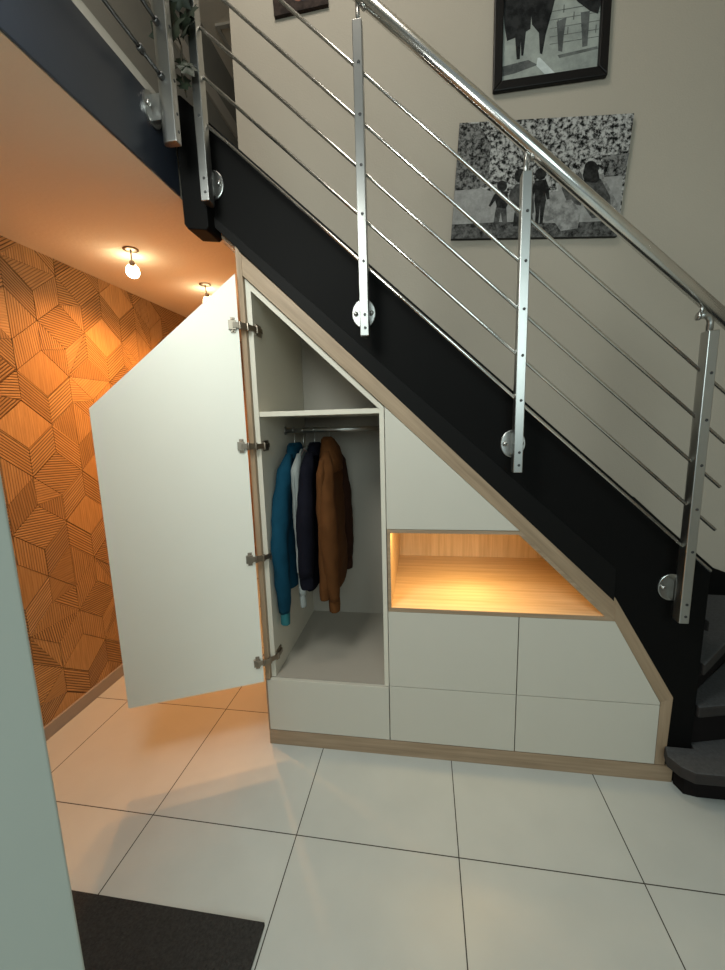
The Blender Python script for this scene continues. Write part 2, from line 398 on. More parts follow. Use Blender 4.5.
for i in range(1, 5):
    a0 = dirs[i]; a1 = dirs[i+1] if i+1 < len(dirs) else None
    e0 = edge_pt(a0); z = zt+RZ*i
    nrm = Vector((math.sin(a0), -math.cos(a0)))*.025
    if a1 is not None:
        e1 = edge_pt(a1); nx = Vector((math.sin(a1), -math.cos(a1)))*-.03
        poly = [(1.846, .05), (PV.x+nrm.x*.5+.045, PV.y+nrm.y*.6+.012), (e0.x+nrm.x*.6, e0.y+nrm.y)]
        if e0.x > 2.87 and e1.x < 2.87: poly.append((2.88, YB-.02))
        poly += [(min(2.88, e1.x), min(YB-.02, e1.y)), (PV.x+.046, .07)]
        poly = [(min(2.88, x), min(y, YB-.021)) for x, y in poly]
        # tidy into a convex fan
        cx = sum(p[0] for p in poly)/len(poly); cy2 = sum(p[1] for p in poly)/len(poly)
        poly.sort(key=lambda p: math.atan2(p[1]-cy2, p[0]-cx))
        tread(poly, z)
        d = Vector((math.cos(a0), math.sin(a0))); q = Vector((-d.y, d.x))*.012
        s0 = PV+d*.03+q; s1 = PV+d*((e0-PV).length-.02)+q
        bm = BM(); prism(bm, [(s0.x, s0.y), (s1.x, s1.y), (s1.x+q.x, s1.y+q.y), (s0.x+q.x, s0.y+q.y)], z-RZ+.002, z-.05, 0, 'Z'); obj('riser', bm, 'riser', st)
k = 0
x = 1.80
while x > 0.0:
    z = zt+RZ*(4+k)
    if z > 2.62: break
    bm = BM(); box(bm, x-.235, x+.0, .05, YB-.02, z-.045, z); obj('tread', bm, 'tread', st, bevel=.006)
    x -= .2; k += 1
bm = BM()
prism(bm, [(1.9, .30), (2.85, .30), (2.85, .655), (2.402, .662), (2.335, .688), (2.212, .779), (2.10, .90), (1.9, 1.09)], YB-.018, YB-.001)
obj('wall_string', bm, 'black', st)

# ------------------------------------------------------------------ railing
rl = thing('stair_railing', 'stainless steel stair railing with posts, thin rods and round handrail', 'railing', (.53, -.07, 1.9))
YR = -.066
SLOPE = .917
rail_z = lambda x: 2.395-.922*(x-1.15)
bm = BM(); tube(bm, [(-.55, YR-.002, rail_z(-.55)), (1.0, YR-.002, rail_z(1.)), (1.86, YR-.002, rail_z(1.86))], .0225, 24)
obj('handrail', bm, 'chrome', rl)
for j in range(5):
    c = 2.733-.1568*j; zr = lambda x: c-SLOPE*(x-.54)
    x0 = -.06 if j < 4 else -.06
    bm = BM(); tube(bm, [(x0, YR, zr(x0)), (.8, YR, zr(.8)), (1.788, YR, zr(1.788))], .006, 10)
    obj('rod', bm, 'chrome', rl)
def d_profile(w=.033, d=.062, n=12):
    """flat face towards -Y, rounded body behind it"""
    pts = [(-w/2, -d*.5), (w/2, -d*.5), (w/2, -d*.5+.010)]
    for i in range(n+1):
        a = i*math.pi/n; pts.append((w/2*math.cos(a), -d*.5+d-.018-(w/2)+.006+math.sin(a)*(w/2+.006)))
    pts.append((-w/2, -d*.5+.010))
    return pts
def post(x, zb, zt_, parent, rods, mtx=None, stem=True, y=YR):
    bm = BM(); A = d_profile()
    T = Matrix.Translation((x, y, 0)) if mtx is None else mtx
    prism(bm, A, zb, zt_, 0, 'Z', T)
    for f in bm.faces:
        if abs(f.normal.z) < .5: f.smooth = False
    p = obj('post', bm, 'steel', parent, bevel=.0025)
    for z in rods:
        bm = BM(); lathe(bm, T @ Vector((.003, -.031, z)), [(.0052, -.001), (.0052, .0016), (.003, .0022), (.002, .0012)], (T.to_3x3() @ Vector((0, -1, 0))), 10)
        obj('screw', bm, 'screw', p)
    return p
def base_plate(p, c, nrm, tang, r=.046):
    """round wall plate with two bolts and a clamp block, c on the face it is bolted to"""
    c = Vector(c); nrm = Vector(nrm); tang = Vector(tang); bm = BM()
    lathe(bm, c, [(r, .0), (r, .007), (r-.002, .008)], nrm, 40, smooth=False, sz=1.17)
    for s in (-1, 1): lathe(bm, c+tang*(s*.031), [(.009, .009), (.009, .014), (.006, .018), (.001, .019)], nrm, 14)
    up = Vector((0, 0, 1)); a = [c+nrm*h+tang*t+up*z for t in (-.010, .010) for h in (.004, .040) for z in (-.040, .040)]
    vs = [bm.verts.new(q) for q in a]
    for f in ((0, 1, 3, 2), (4, 6, 7, 5), (0, 4, 5, 1), (2, 3, 7, 6), (0, 2, 6, 4), (1, 5, 7, 3)): bm.faces.new([vs[i] for i in f])
    obj('base_plate', bm, 'steel', p)
def reroot(p, parent):
    for ch in p.children: ch.matrix_parent_inverse = Matrix.Identity(4)
for x in (-.060, .530, 1.092, 1.700):
    zb = 1.338-.925*(x-1.09) if x < 1.5 else .765
    if x < 0: zb = 2.375
    ztp = rail_z(x)-(.098 if x < 1.5 else .080)
    rz = [2.733-.1568*j-SLOPE*(x-.54) for j in range(5)]
    p = post(x, zb, ztp, rl, rz+[zb+.075, zb+.028])
    base_plate(p, ({-.060: -.074, .530: .516}.get(x, x), .004, zb+.103), (0, -1, 0), (1, 0, 0))
    bm = BM()
    if x < 1.5:
        tube(bm, [(x, YR, ztp-.01), (x, YR, ztp+.030), (x, YR, rail_z(x)-.015)], .0072, 12)
        lathe(bm, (x+.020, YR-.004, rail_z(x+.02)-.026), [(.011, -.006), (.012, .0), (.008, .006)], (.66, 0, .72), 14)
    else:
        pts = [(x, YR-.004, ztp-.01), (x, YR-.004, ztp+.028)]
        for i in range(1, 6):
            a = i*math.pi/10; pts.append((x-.024*(1-math.cos(a)), YR-.004-.006*i/5, ztp+.028+.024*math.sin(a)))
        pts.append((x-.042, YR-.012, ztp+.050))
        tube(bm, pts, .0105, 14)
        lathe(bm, (x-.040, YR-.01, ztp+.050), [(.013, -.003), (.014, .004), (.009, .007)], (-1, 0, .15), 14)
        tube(bm, [(x-.03, YR-.004, ztp+.052), (x-.026, YR-.003, rail_z(x-.03)-.012)], .006, 10)
    obj('rail_bracket', bm, 'steel', p)
# landing railing, running towards the camera along the edge beam
lr = thing('landing_railing', 'stainless steel railing on the landing edge beam above the passage', 'railing', (-.12, -.19, 2.6))
T = Matrix.Translation((-.118, -.195, 0)) @ Matrix.Rotation(math.radians(90), 4, 'Z')
p = post(0, 2.508, 3.62, lr, [2.70+.157*j for j in range(3)]+[2.60, 2.545], T)
base_plate(p, (-.180, -.195, 2.622), (1, 0, 0), (0, 1, 0))
for j in range(5):
    bm = BM(); tube(bm, [(-.118, -.165, 2.700+.157*j), (-.118, -1.5, 2.700+.157*j), (-.118, -3.6, 2.700+.157*j)], .006, 10)
    if j < 2:
        for yy in (-.215, -.315): lathe(bm, (-.118, yy, 2.700+.157*j), [(.009, -.012), (.011, -.008), (.011, .008), (.009, .012)], (0, 1, 0), 12)
    obj('rod', bm, 'screw' , lr)  # dark metal instead of chrome: shade on the landing rods put into colour
bm = BM(); tube(bm, [(-.118, -.15, 3.66), (-.118, -1.6, 3.66), (-.118, -3.6, 3.66)], .0225, 20); obj('handrail', bm, 'chrome', lr)

# ivy hanging round the landing post
iv = thing('ivy_garland', 'dark green ivy hanging around the two upper railing posts', 'plant', (-.11, -.12, 2.9))
rnd = random.Random(5)
bm = BM(); pts = [(-.10, -.10, 3.20), (-.10, -.125, 3.02), (-.115, -.13, 2.94), (-.09, -.12, 2.86), (-.10, -.115, 2.78), (-.092, -.11, 2.71)]
tube(bm, pts, .003, 6); obj('stem', bm, 'ivy_stem', iv)
bm = BM()
def leaf(c, s, tilt):
    out = [(0, -.5), (.22, -.28), (.52, -.30), (.40, .02), (.58, .30), (.22, .26), (0, .62), (-.22, .26), (-.58, .30), (-.40, .02), (-.52, -.30), (-.22, -.28)]
    mt = Matrix.Translation(c) @ tilt @ Matrix.Scale(s, 4)
    cv = bm.verts.new(mt @ Vector((0, 0, .1))); vs = [bm.verts.new(mt @ Vector((a, -b, .08*math.sin(5*a)))) for a, b in out]
    for i in range(len(vs)): bm.faces.new((cv, vs[i], vs[(i+1) % len(vs)])).smooth = True
def rleaf(x, y, z, s):
    leaf(Vector((x, y, z)), s, Matrix.Rotation(rnd.uniform(-.7, .7), 4, 'Z') @ Matrix.Rotation(math.pi/2+rnd.uniform(-.7, .5), 4, 'X') @ Matrix.Rotation(rnd.uniform(-1, 1), 4, 'Z'))
for x, z, s in ((-.165, 2.915, .075), (-.14, 2.90, .06), (-.15, 2.95, .06), (-.155, 2.99, .055), (-.095, 2.885, .09), (-.075, 2.93, .075), (-.06, 2.905, .07), (-.11, 2.94, .08), (-.10, 3.0, .08), (-.07, 2.99, .07), (-.045, 2.965, .06), (-.13, 3.04, .07), (-.09, 3.06, .07), (-.06, 3.06, .07), (-.12, 3.12, .07), (-.08, 3.14, .07),
                (-.085, 2.79, .07), (-.065, 2.775, .065), (-.10, 2.765, .05), (-.09, 2.735, .045), (-.10, 2.82, .045)):
    rleaf(x, -.125+rnd.uniform(-.02, .02), z, s)
obj('foliage', bm, 'ivy', iv)

# ------------------------------------------------------------------ built-in cabinets
tr = lambda x: 2.243-.9505*x           # upper edge of the oak trim
trl = lambda x: 2.160-.9500*x          # lower edge of the oak trim
KX, KZ = 1.505, .813
bm = BM()
prism(bm, [(.024, trl(.024)), (1.134, 1.083), (1.5085, .7135), (KX, KZ), (.024, tr(.024))], 0, .02, 0)
prism(bm, [(1.5085, .7135), (1.705, .366), (1.750, .392), (KX, KZ)], 0, .02, 1)
prism(bm, [(1.705, .366), (1.705, .079), (1.743, .079), (1.750, .392)], 0, .02, 2)
tag(obj('oak_trim', bm, ['oak_slope', 'oak_steep', 'oak_z'], bevel=.001), 'light oak trim strip framing the cabinets under the black stringer', 'trim')
bm = BM(); box(bm, 0, 1.776, .0, .02, 0, .076); tag(obj('plinth', bm, 'oak_x', bevel=.001), 'light oak plinth at the foot of the built-in cabinets', 'plinth')

# wardrobe
XD = .589
wd = thing('wardrobe', 'tall white wardrobe unit with slanted top and its door standing open', 'wardrobe', (.29, .3, .08))
ys = .02
bm = BM(); prism(bm, [(0, .077), (0.0062, .077), (.0062, .34), (.0236, .34), (.0236, tr(.022)-.002), (0, tr(0)+.012)], 0.0, .70)
obj('outer_side_panel', bm, 'oak_z', wd)
bm = BM(); prism(bm, [(.024, .3475), (.046, .3475), (.046, trl(.046)-.004), (.024, trl(.024)-.004)], ys, .70)
obj('side_panel', bm, 'carcass', wd)
bm = BM(); prism(bm, [(.568, .35), (XD-.002, .35), (XD-.002, trl(XD)-.004), (.568, trl(.568)-.004)], .003, .70)
obj('divider_panel', bm, 'carcass', wd)
bm = BM(); prism(bm, [(.046, trl(.046)-.032), (.568, trl(.568)-.032), (.568, trl(.568)-.004), (.046, trl(.046)-.004)], ys, .70)
obj('sloping_top_panel', bm, 'carcass', wd)
bm = BM(); box(bm, .046, .568, ys, .70, .325, .347); obj('base_panel', bm, 'carcass_shaded', wd)
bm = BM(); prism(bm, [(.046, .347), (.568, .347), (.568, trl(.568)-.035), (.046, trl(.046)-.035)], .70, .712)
obj('back_panel', bm, 'carcass_shaded', wd)
bm = BM(); box(bm, .0465, .5675, .025, .70, 1.573, 1.594); obj('shelf', bm, 'carcass', wd, bevel=.001)
bm = BM(); tube(bm, [(.046, .345, 1.507), (.568, .345, 1.507)], .0125, 16)
for x, s in ((.046, 1), (.568, -1)): lathe(bm, (x, .345, 1.507), [(.022, 0), (.022, .004), (.017, .007)], (s, 0, 0), 18)
obj('clothes_rail', bm, 'steel', wd)
bm = BM(); box(bm, .007, .5865, .0, .019, .079, .3455); obj('drawer', bm, 'front', wd, bevel=.0015)
bm = BM(); box(bm, .008, .58, .021, .69, .079, .32); obj('drawer_box', bm, 'carcass_dark', wd)
# open door: profile in its own plane (u from hinge edge 0 .. .57)
dang = math.radians(180+24.64)
DT = Matrix.Translation((.004, -.025, 0)) @ Matrix.Rotation(dang, 4, 'Z')
bm = BM(); prism(bm, [(0, .348), (.569, .348), (.569, 1.618), (0.0, 2.139)], -.019, 0, 0, 'Y', DT)
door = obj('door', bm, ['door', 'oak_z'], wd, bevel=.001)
for zc in (1.941, 1.452, .952, .452):
    bm = BM()
    # cup plate on the door's inner face, jointed arm, mounting plate on the carcass side
    def dp(u, v, z): return DT @ Vector((u, v, z))
    for z0, z1, u0, u1, t in ((-.030, .030, .014, .032, .004), (-.018, .018, .010, .040, .010)):
        box(bm, u0, u1, 0, t, zc+z0, zc+z1, 0, DT)
    for s in (-1, 1): lathe(bm, dp(.023, .004, zc+s*.022), [(.005, 0), (.005, .003), (.002, .004)], DT.to_3x3() @ Vector((0, 1, 0)), 10)
    a = dp(.024, .010, zc); b = Vector((.012, -.030, zc-.002)); c = Vector((.034, -.004, zc-.004)); d = Vector((.055, .040, zc-.006)); e = Vector((.055, .090, zc-.004))
    for q, w, (p0, p1) in ((.011, .007, (a, b)), (.013, .008, (b, c)), (.011, .007, (c, d)), (.010, .008, (d, e))):
        dd = (p1-p0); L = dd.length; dd.normalize(); sd = dd.cross(Vector((0, 0, 1))).normalized(); u2 = sd.cross(dd)
        mm = Matrix((dd, sd, u2)).transposed().to_4x4(); mm.translation = p0
        box(bm, 0, L, -w/2, w/2, -q, q, 0, mm)
    for q in (b, c, d): lathe(bm, q-Vector((0, 0, .016)), [(.006, 0), (.0065, .002), (.0065, .03), (.006, .032)], (0, 0, 1), 12)
    box(bm, .0462, .052, .035, .095, zc-.028, zc+.018)
    h = obj('hinge', bm, 'nickel', door, bevel=.001); h.matrix_parent_inverse = Matrix.Identity(4)

# cupboard above the niche
uc = thing('wall_cupboard', 'greige cupboard with slanted front above the lit niche', 'cupboard', (.8, .3, 1.1))
bm = BM(); prism(bm, [(XD+.001, 1.0865), (1.1295, 1.0865), (XD+.001, trl(XD+.001)-.0015)], 0, .019)
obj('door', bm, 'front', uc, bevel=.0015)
bm = BM(); prism(bm, [(XD+.003, 1.095), (1.10, 1.095), (XD+.003, trl(XD)-.02)], .021, .69); obj('cupboard_body', bm, 'carcass_dark', uc)

# lit open niche lined with oak
ni = thing('display_niche', 'open oak display niche with warm light glowing inside', 'niche', (1.0, .3, .72))
P_out = [(XD+.002, .7145), (1.508, .7145), (1.1335, 1.0845), (XD+.002, 1.0845)]
P_in = [(XD+.0155, .7325), (1.470, .7325), (1.1265, 1.0705), (XD+.0155, 1.0705)]
names = (('niche_base', 'niche_x'), ('sloping_side', 'niche_x'), ('niche_top', 'niche_x'), ('niche_side', 'niche_z'))
for i, (nm, mt) in enumerate(names):
    j = (i+1) % 4
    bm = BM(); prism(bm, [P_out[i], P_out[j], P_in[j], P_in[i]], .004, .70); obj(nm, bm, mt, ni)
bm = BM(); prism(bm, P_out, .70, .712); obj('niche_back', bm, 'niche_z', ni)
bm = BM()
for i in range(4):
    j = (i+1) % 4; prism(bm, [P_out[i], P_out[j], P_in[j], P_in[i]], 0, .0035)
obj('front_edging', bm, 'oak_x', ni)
bm = BM(); lathe(bm, (.97, .22, 1.0695), [(.032, 0), (.032, .004), (.026, .006)], (0, 0, -1), 24); obj('downlight_ring', bm, 'nickel', ni)
bm = BM(); lathe(bm, (.97, .22, 1.063), [(.024, 0), (.024, .0015)], (0, 0, -1), 24); obj('downlight_lens', bm, 'led', ni)

# drawer units below the niche
XM, XR = 1.1393, 1.705
dc = thing('drawer_unit', 'greige drawer unit under the niche, next to the open wardrobe', 'drawers', (.86, .3, .08), 'drawer units below the niche')
for z0, z1 in ((.0795, .3525), (.3555, .7130)):
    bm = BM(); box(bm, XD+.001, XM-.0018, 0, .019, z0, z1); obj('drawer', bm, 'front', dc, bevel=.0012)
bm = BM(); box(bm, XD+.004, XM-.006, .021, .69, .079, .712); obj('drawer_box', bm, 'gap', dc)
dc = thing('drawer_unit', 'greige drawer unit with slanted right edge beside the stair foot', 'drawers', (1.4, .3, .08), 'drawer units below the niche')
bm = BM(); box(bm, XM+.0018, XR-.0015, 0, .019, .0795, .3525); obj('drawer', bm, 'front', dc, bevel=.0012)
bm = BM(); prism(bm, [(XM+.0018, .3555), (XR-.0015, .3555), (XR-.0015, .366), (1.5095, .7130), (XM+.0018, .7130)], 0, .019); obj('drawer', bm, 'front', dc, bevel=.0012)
bm = BM(); prism(bm, [(XM+.006, .079), (XR-.02, .079), (XR-.02, .35), (1.48, .712), (XM+.006, .712)], .021, .69); obj('drawer_box', bm, 'gap', dc)

# ------------------------------------------------------------------ garments
def wr(z, t, sd): return .5*math.sin(11*z+2*t+sd)+.5*math.sin(27*z+3*t+sd*2)+.35*math.sin(4*t+sd+5*z)+.35*math.sin(48*z-2*t+sd*3)+.3*math.sin(7*t+3*z)
def garment_body(bm, X, Yc, secs, sd, mi=0, n=28, amp=.006):
    """secs: (z, half width along Y, half thickness along X, dx)"""
    rs = []
    fine = []
    for i in range(len(secs)-1):
        for q in range(8):
            t = q/8; fine.append([a+(b-a)*t for a, b in zip(secs[i], secs[i+1])])
    fine.append(list(secs[-1]))
    for z, hw, ht, dx, dy in fine:
        r = []
        for k in range(n):
            a = 2*math.pi*k/n; ca, sa = math.cos(a), math.sin(a)
            px = math.copysign(abs(ca)**.8, ca)*ht; py = math.copysign(abs(sa)**.9, sa)*hw
            e = amp*wr(z, a, sd)
            r.append(bm.verts.new((X+dx+px+ca*e, Yc+dy+py+sa*e*.6, z)))
        rs.append(r)
    for i in range(len(rs)-1):
        for k in range(n):
            f = bm.faces.new((rs[i][k], rs[i][(k+1) % n], rs[i+1][(k+1) % n], rs[i+1][k])); f.smooth = True; f.material_index = mi
    for r in (rs[0][::-1], rs[-1]):
        f = bm.faces.new(r); f.material_index = mi
def sleeve(bm, pts, rad, sd, mi=0, n=14, flat=.75):
    """pts down the sleeve, flattened in X"""
    P = []; 
    for i in range(len(pts)-1):
        for q in range(7):
            t = q/7; P.append([a+(b-a)*t for a, b in zip((*pts[i], rad[i]), (*pts[i+1], rad[i+1]))])
    P.append([*pts[-1], rad[-1]]); rs = []
    for x, y, z, r in P:
        rg = []
        for k in range(n):
            a = 2*math.pi*k/n; e = 1+.10*wr(z*1.3, a, sd)
            rg.append(bm.verts.new((x+math.cos(a)*r*flat*e, y+math.sin(a)*r*e, z)))
        rs.append(rg)
    for i in range(len(rs)-1):
        for k in range(n):
            f = bm.faces.new((rs[i][k], rs[i][(k+1) % n], rs[i+1][(k+1) % n], rs[i+1][k])); f.smooth = True; f.material_index = mi
    for r in (rs[0][::-1], rs[-1]): bm.faces.new(r).material_index = mi
RY, RZL = .345, 1.507
def hanger(x, lab, strap=False, zs=1.41):
    h = thing('coat_hanger', lab, 'hanger', (x, RY, 1.40), 'hangers on the clothes rail')
    bm = BM(); pts = []
    for i in range(9):
        a = math.radians(-40+i*32.5); pts.append((x, RY+.0175*math.cos(a), RZL+.0175*math.sin(a)-.001))
    pts = pts[::-1]; pts += []
    pts = [(x, RY, zs), (x, RY, zs+.045), (x, RY+.006, RZL-.035)] + pts[::-1]
    tube(bm, pts, .0022, 6); obj('hook', bm, 'hook', h)
    bm = BM()
    ar = [(x, RY+t*.13, zs-abs(t)**1.3*.07) for t in (-1, -.75, -.5, -.25, 0, .25, .5, .75, 1)]
    tube(bm, ar, .006, 8); obj('shoulder_bar', bm, 'pink' if strap else 'hook', h)

def jacket(name, label, cat, X, c, secs, sleeves, hood=None, extra=None, sd=1.):
    t = thing(name, label, cat, (X, RY, 1.0))
    bm = BM(); garment_body(bm, X, RY, secs, sd); obj('garment_body', bm, c, t)
    for pts, rad, m in sleeves:
        bm = BM(); sleeve(bm, pts, rad, sd+pts[0][1]*9); s = obj('sleeve', bm, m, t)
        bm = BM(); x, y, z = pts[-1]; r = rad[-1]*.92
        sleeve(bm, [(x, y, z+.004), (x+.002, y-.003, z-.03), (x+.003, y-.004, z-.058)], [r, r*.96, r*.9], sd)
        cf = obj('cuff', bm, extra or m, s); cf.matrix_parent_inverse = Matrix.Identity(4)
    if hood:
        bm = BM(); garment_body(bm, X, RY, hood, sd+2, amp=.004); obj('collar', bm, c, t)
    return t
def shoulder(z0, hem, hw, ht, hemw=None):
    hemw = hemw or hw
    return [(hem, hemw, ht, 0, 0), (hem+.06, hemw*1.02, ht*1.05, 0, 0), (hem+.3*(z0-hem), hw*.98, ht, 0, 0), (hem+.65*(z0-hem), hw, ht*.9, 0, 0), (z0-.05, hw*.97, ht*.7, 0, 0), (z0, hw*.75, ht*.5, 0, 0), (z0+.035, hw*.38, ht*.4, 0, 0), (z0+.055, hw*.24, ht*.35, 0, 0)]
# blue jacket, leftmost
X = .092
jacket('jacket', 'petrol blue jacket hanging leftmost in the wardrobe', 'jacket', X, 'blue', shoulder(1.36, .74, .215, .027),
       [([(X, .25, 1.395), (X-.002, .185, 1.33), (X-.010, .135, 1.20), (X-.012, .078, .97), (X-.008, .080, .80), (X-.013, .10, .64)], [.02, .046, .050, .054, .048, .034], 'blue'),
        ([(X, .55, 1.33), (X+.005, .58, 1.1), (X+.005, .585, .75)], [.05, .05, .036], 'blue')],
       [(1.37, .10, .03, 0, 0), (1.43, .07, .028, 0, 0), (1.445, .045, .02, 0, 0)], 'teal', 1.)
X = .140
jacket('shirt', 'pale grey shirt hanging between the blue jacket and the dark one', 'shirt', X, 'pale', shoulder(1.36, .82, .20, .013),
       [([(X, .26, 1.395), (X, .19, 1.32), (X+.004, .19, 1.08), (X+.010, .18, .85), (X+.012, .165, .70)], [.015, .032, .034, .030, .022], 'pale'),
        ([(X, .53, 1.33), (X, .55, 1.1), (X, .555, .75)], [.036, .036, .026], 'pale')], None, None, 2.)
X = .198
jacket('jacket', 'near black navy jacket hanging left of the brown one', 'jacket', X, 'navycloth', shoulder(1.37, .735, .215, .030),
       [([(X, .25, 1.405), (X+.004, .175, 1.34), (X+.004, .10, 1.12), (X+.0, .095, .83)], [.02, .044, .052, .046], 'navycloth'),
        ([(X, .55, 1.33), (X+.004, .57, 1.1), (X, .575, .78)], [.046, .046, .036], 'navycloth')],
       [(1.38, .10, .03, 0, 0), (1.43, .07, .026, 0, 0), (1.445, .04, .02, 0, 0)], None, 3.)
X = .276
jacket('jacket', 'rust brown hooded jacket hanging at the front right of the rail', 'jacket', X, 'brown', shoulder(1.36, .70, .245, .044),
       [([(X+.004, .26, 1.405), (X+.012, .195, 1.335), (X+.022, .15, 1.20), (X+.026, .135, 1.05), (X+.030, .145, .85), (X+.034, .165, .685)], [.02, .046, .052, .056, .050, .040], 'brown'),
        ([(X+.004, .44, 1.41), (X+.010, .515, 1.34), (X+.024, .585, 1.12), (X+.026, .60, .92), (X+.022, .605, .74)], [.02, .046, .052, .048, .038], 'brown_shaded')],
       [(1.30, .15, .048, .006, 0), (1.36, .12, .050, .006, 0), (1.42, .085, .045, .0, 0), (1.46, .055, .032, -.01, 0), (1.472, .03, .018, -.012, 0)], None, 4.)
hanger(.092, 'hanger holding the petrol blue jacket on the clothes rail', zs=1.40)
hanger(.140, 'hanger holding the pale grey shirt on the clothes rail', True, zs=1.41)
hanger(.198, 'hanger holding the near black navy jacket on the clothes rail', zs=1.415)
hanger(.274, 'hanger holding the rust brown hooded jacket on the clothes rail', zs=1.405)

# ------------------------------------------------------------------ pictures
def flat(bm, T, poly, h, mi):
    vs = [bm.verts.new(T @ Vector((a, -h, b))) for a, b in poly]
    f = bm.faces.new(vs); f.material_index = mi; return f
def ell(cx, cz, rx, rz, n=16): return [(cx+rx*math.cos(2*math.pi*i/n), cz+rz*math.sin(2*math.pi*i/n)) for i in range(n)]
# canvas, hung slightly tilted; local origin = centre, local x right, z up, face towards -Y
CT = Matrix.Translation((1.330, YB-.002, 2.736)) @ Matrix.Rotation(math.radians(4.2), 4, 'Y')
cw, ch = .826, .545
cv = thing('canvas_print', 'black and white family photo canvas hung tilted on the stair wall', 'picture', (1.33, YB-.01, 2.75))
bm = BM(); box(bm, -cw/2, cw/2, -.022, 0, -ch/2, ch/2, 0, CT); obj('stretcher', bm, 'canvas_edge', cv)
bm = BM(); H = .0225
mats = ['ph_leaves', 'ph_leaves_dark', 'ph_ground', 'ph_white', 'ph_dark', 'ph_mid', 'ph_light']
def px(u, v): # crop coordinates of the photo -> local canvas coordinates
    # corners TL(70,90) TR(698,48) BR(650,500) BL(42,508)
    s = u; 
    lt, lb, rt, rb = (70, 90), (42, 508), (698, 48), (650, 500)
    a, b = .5, .5
    for _ in range(25):
        X0 = (1-a)*(1-b)*lt[0]+a*(1-b)*rt[0]+(1-a)*b*lb[0]+a*b*rb[0]; Y0 = (1-a)*(1-b)*lt[1]+a*(1-b)*rt[1]+(1-a)*b*lb[1]+a*b*rb[1]
        a += (u-X0)/610; b += (v-Y0)/425
    return ((a-.5)*cw, (.5-b)*ch)
def Q(poly, h, mi): flat(bm, CT, [px(*p) for p in poly], H+h, mi)
flat(bm, CT, [(-cw/2, -ch/2), (cw/2, -ch/2), (cw/2, ch/2), (-cw/2, ch/2)], H, 0)
Q([(55, 330), (160, 322), (250, 350), (300, 340), (440, 330), (440, 450), (45, 460)], .0004, 3)
Q([(440, 290), (520, 270), (665, 262), (655, 450), (430, 450)], .0003, 3)
Q([(70, 95), (140, 90), (190, 160), (180, 300), (130, 330), (55, 330)], .0003, 1)
Q([(590, 200), (685, 190), (668, 272), (600, 278)], .0005, 1)
Q([(45, 455), (240, 445), (440, 450), (660, 440), (650, 500), (42, 508)], .0006, 2)
Q([(520, 60), (690, 50), (680, 110), (560, 150)], .0004, 0)
# small child
Q(ell(233, 312, 19, 20), .0012, 4); Q([(215, 332), (252, 332), (258, 375), (248, 395), (215, 392), (208, 365), (190, 390), (184, 385), (203, 345)], .0010, 4)
Q([(212, 388), (250, 390), (254, 448), (236, 450), (230, 410), (222, 450), (203, 447)], .0009, 5)
# adult crouching behind the post
Q(ell(300, 275, 22, 26), .0012, 4); Q([(262, 335), (285, 305), (330, 300), (350, 345), (352, 410), (330, 430), (290, 425), (272, 385), (258, 350)], .0011, 5)
Q([(280, 410), (345, 410), (350, 460), (275, 462)], .0010, 4)
# standing boy
Q(ell(374, 268, 20, 22), .0012, 4); Q([(356, 292), (394, 288), (404, 315), (408, 360), (398, 362), (392, 335), (396, 368), (352, 370), (354, 335), (346, 362), (338, 356), (346, 312)], .0010, 4)
Q([(353, 366), (374, 366), (372, 410), (368, 455), (356, 455), (358, 410)], .0009, 4); Q([(373, 366), (395, 366), (388, 410), (384, 453), (373, 453), (374, 410)], .0009, 4)
# pale dress / veil, crouching woman with long hair
Q([(400, 330), (432, 345), (450, 395), (440, 430), (395, 445), (380, 410)], .0008, 6)
Q([(470, 275), (520, 265), (535, 320), (520, 385), (470, 370), (450, 320)], .0009, 5)
Q([(430, 375), (485, 360), (520, 410), (510, 470), (450, 480), (422, 440)], .0011, 6)
Q([(590, 265), (650, 380), (640, 430), (600, 380)], .0012, 6)
Q(ell(553, 245, 24, 26), .0016, 4); Q([(530, 240), (575, 240), (585, 290), (570, 300), (532, 296), (524, 275)], .0015, 4)
Q([(528, 290), (588, 285), (622, 350), (628, 425), (560, 432), (532, 390), (520, 330)], .0014, 5)
obj('print', bm, mats, cv)

# framed picture
pf = thing('picture_frame', 'black framed photo of walking legs on paving, high on the stair wall', 'picture', (1.365, YB-.01, 3.16))
x0, x1, z0, z1 = 1.099, 1.631, 3.156, 3.87
FT = Matrix.Translation((0, YB-.001, 0))
bm = BM(); w = .044
for poly in ([(x0, z0), (x1, z0), (x1-w, z0+w), (x0+w, z0+w)], [(x1, z0), (x1, z1), (x1-w, z1-w), (x1-w, z0+w)], [(x1, z1), (x0, z1), (x0+w, z1-w), (x1-w, z1-w)], [(x0, z1), (x0, z0), (x0+w, z0+w), (x0+w, z1-w)]):
    prism(bm, poly, YB-.028, YB-.002)
obj('frame', bm, 'frame_black', pf, bevel=.005)
bm = BM(); mats = ['fr_stone', 'fr_joint', 'fr_dark', 'fr_mid', 'fr_glint']
ix0, ix1, iz0 = x0+w-.004, x1-w+.004, z0+w-.004; iz1 = z1-w+.004
flat(bm, FT, [(ix0, iz0), (ix1, iz0), (ix1, iz1), (ix0, iz1)], .008, 0)
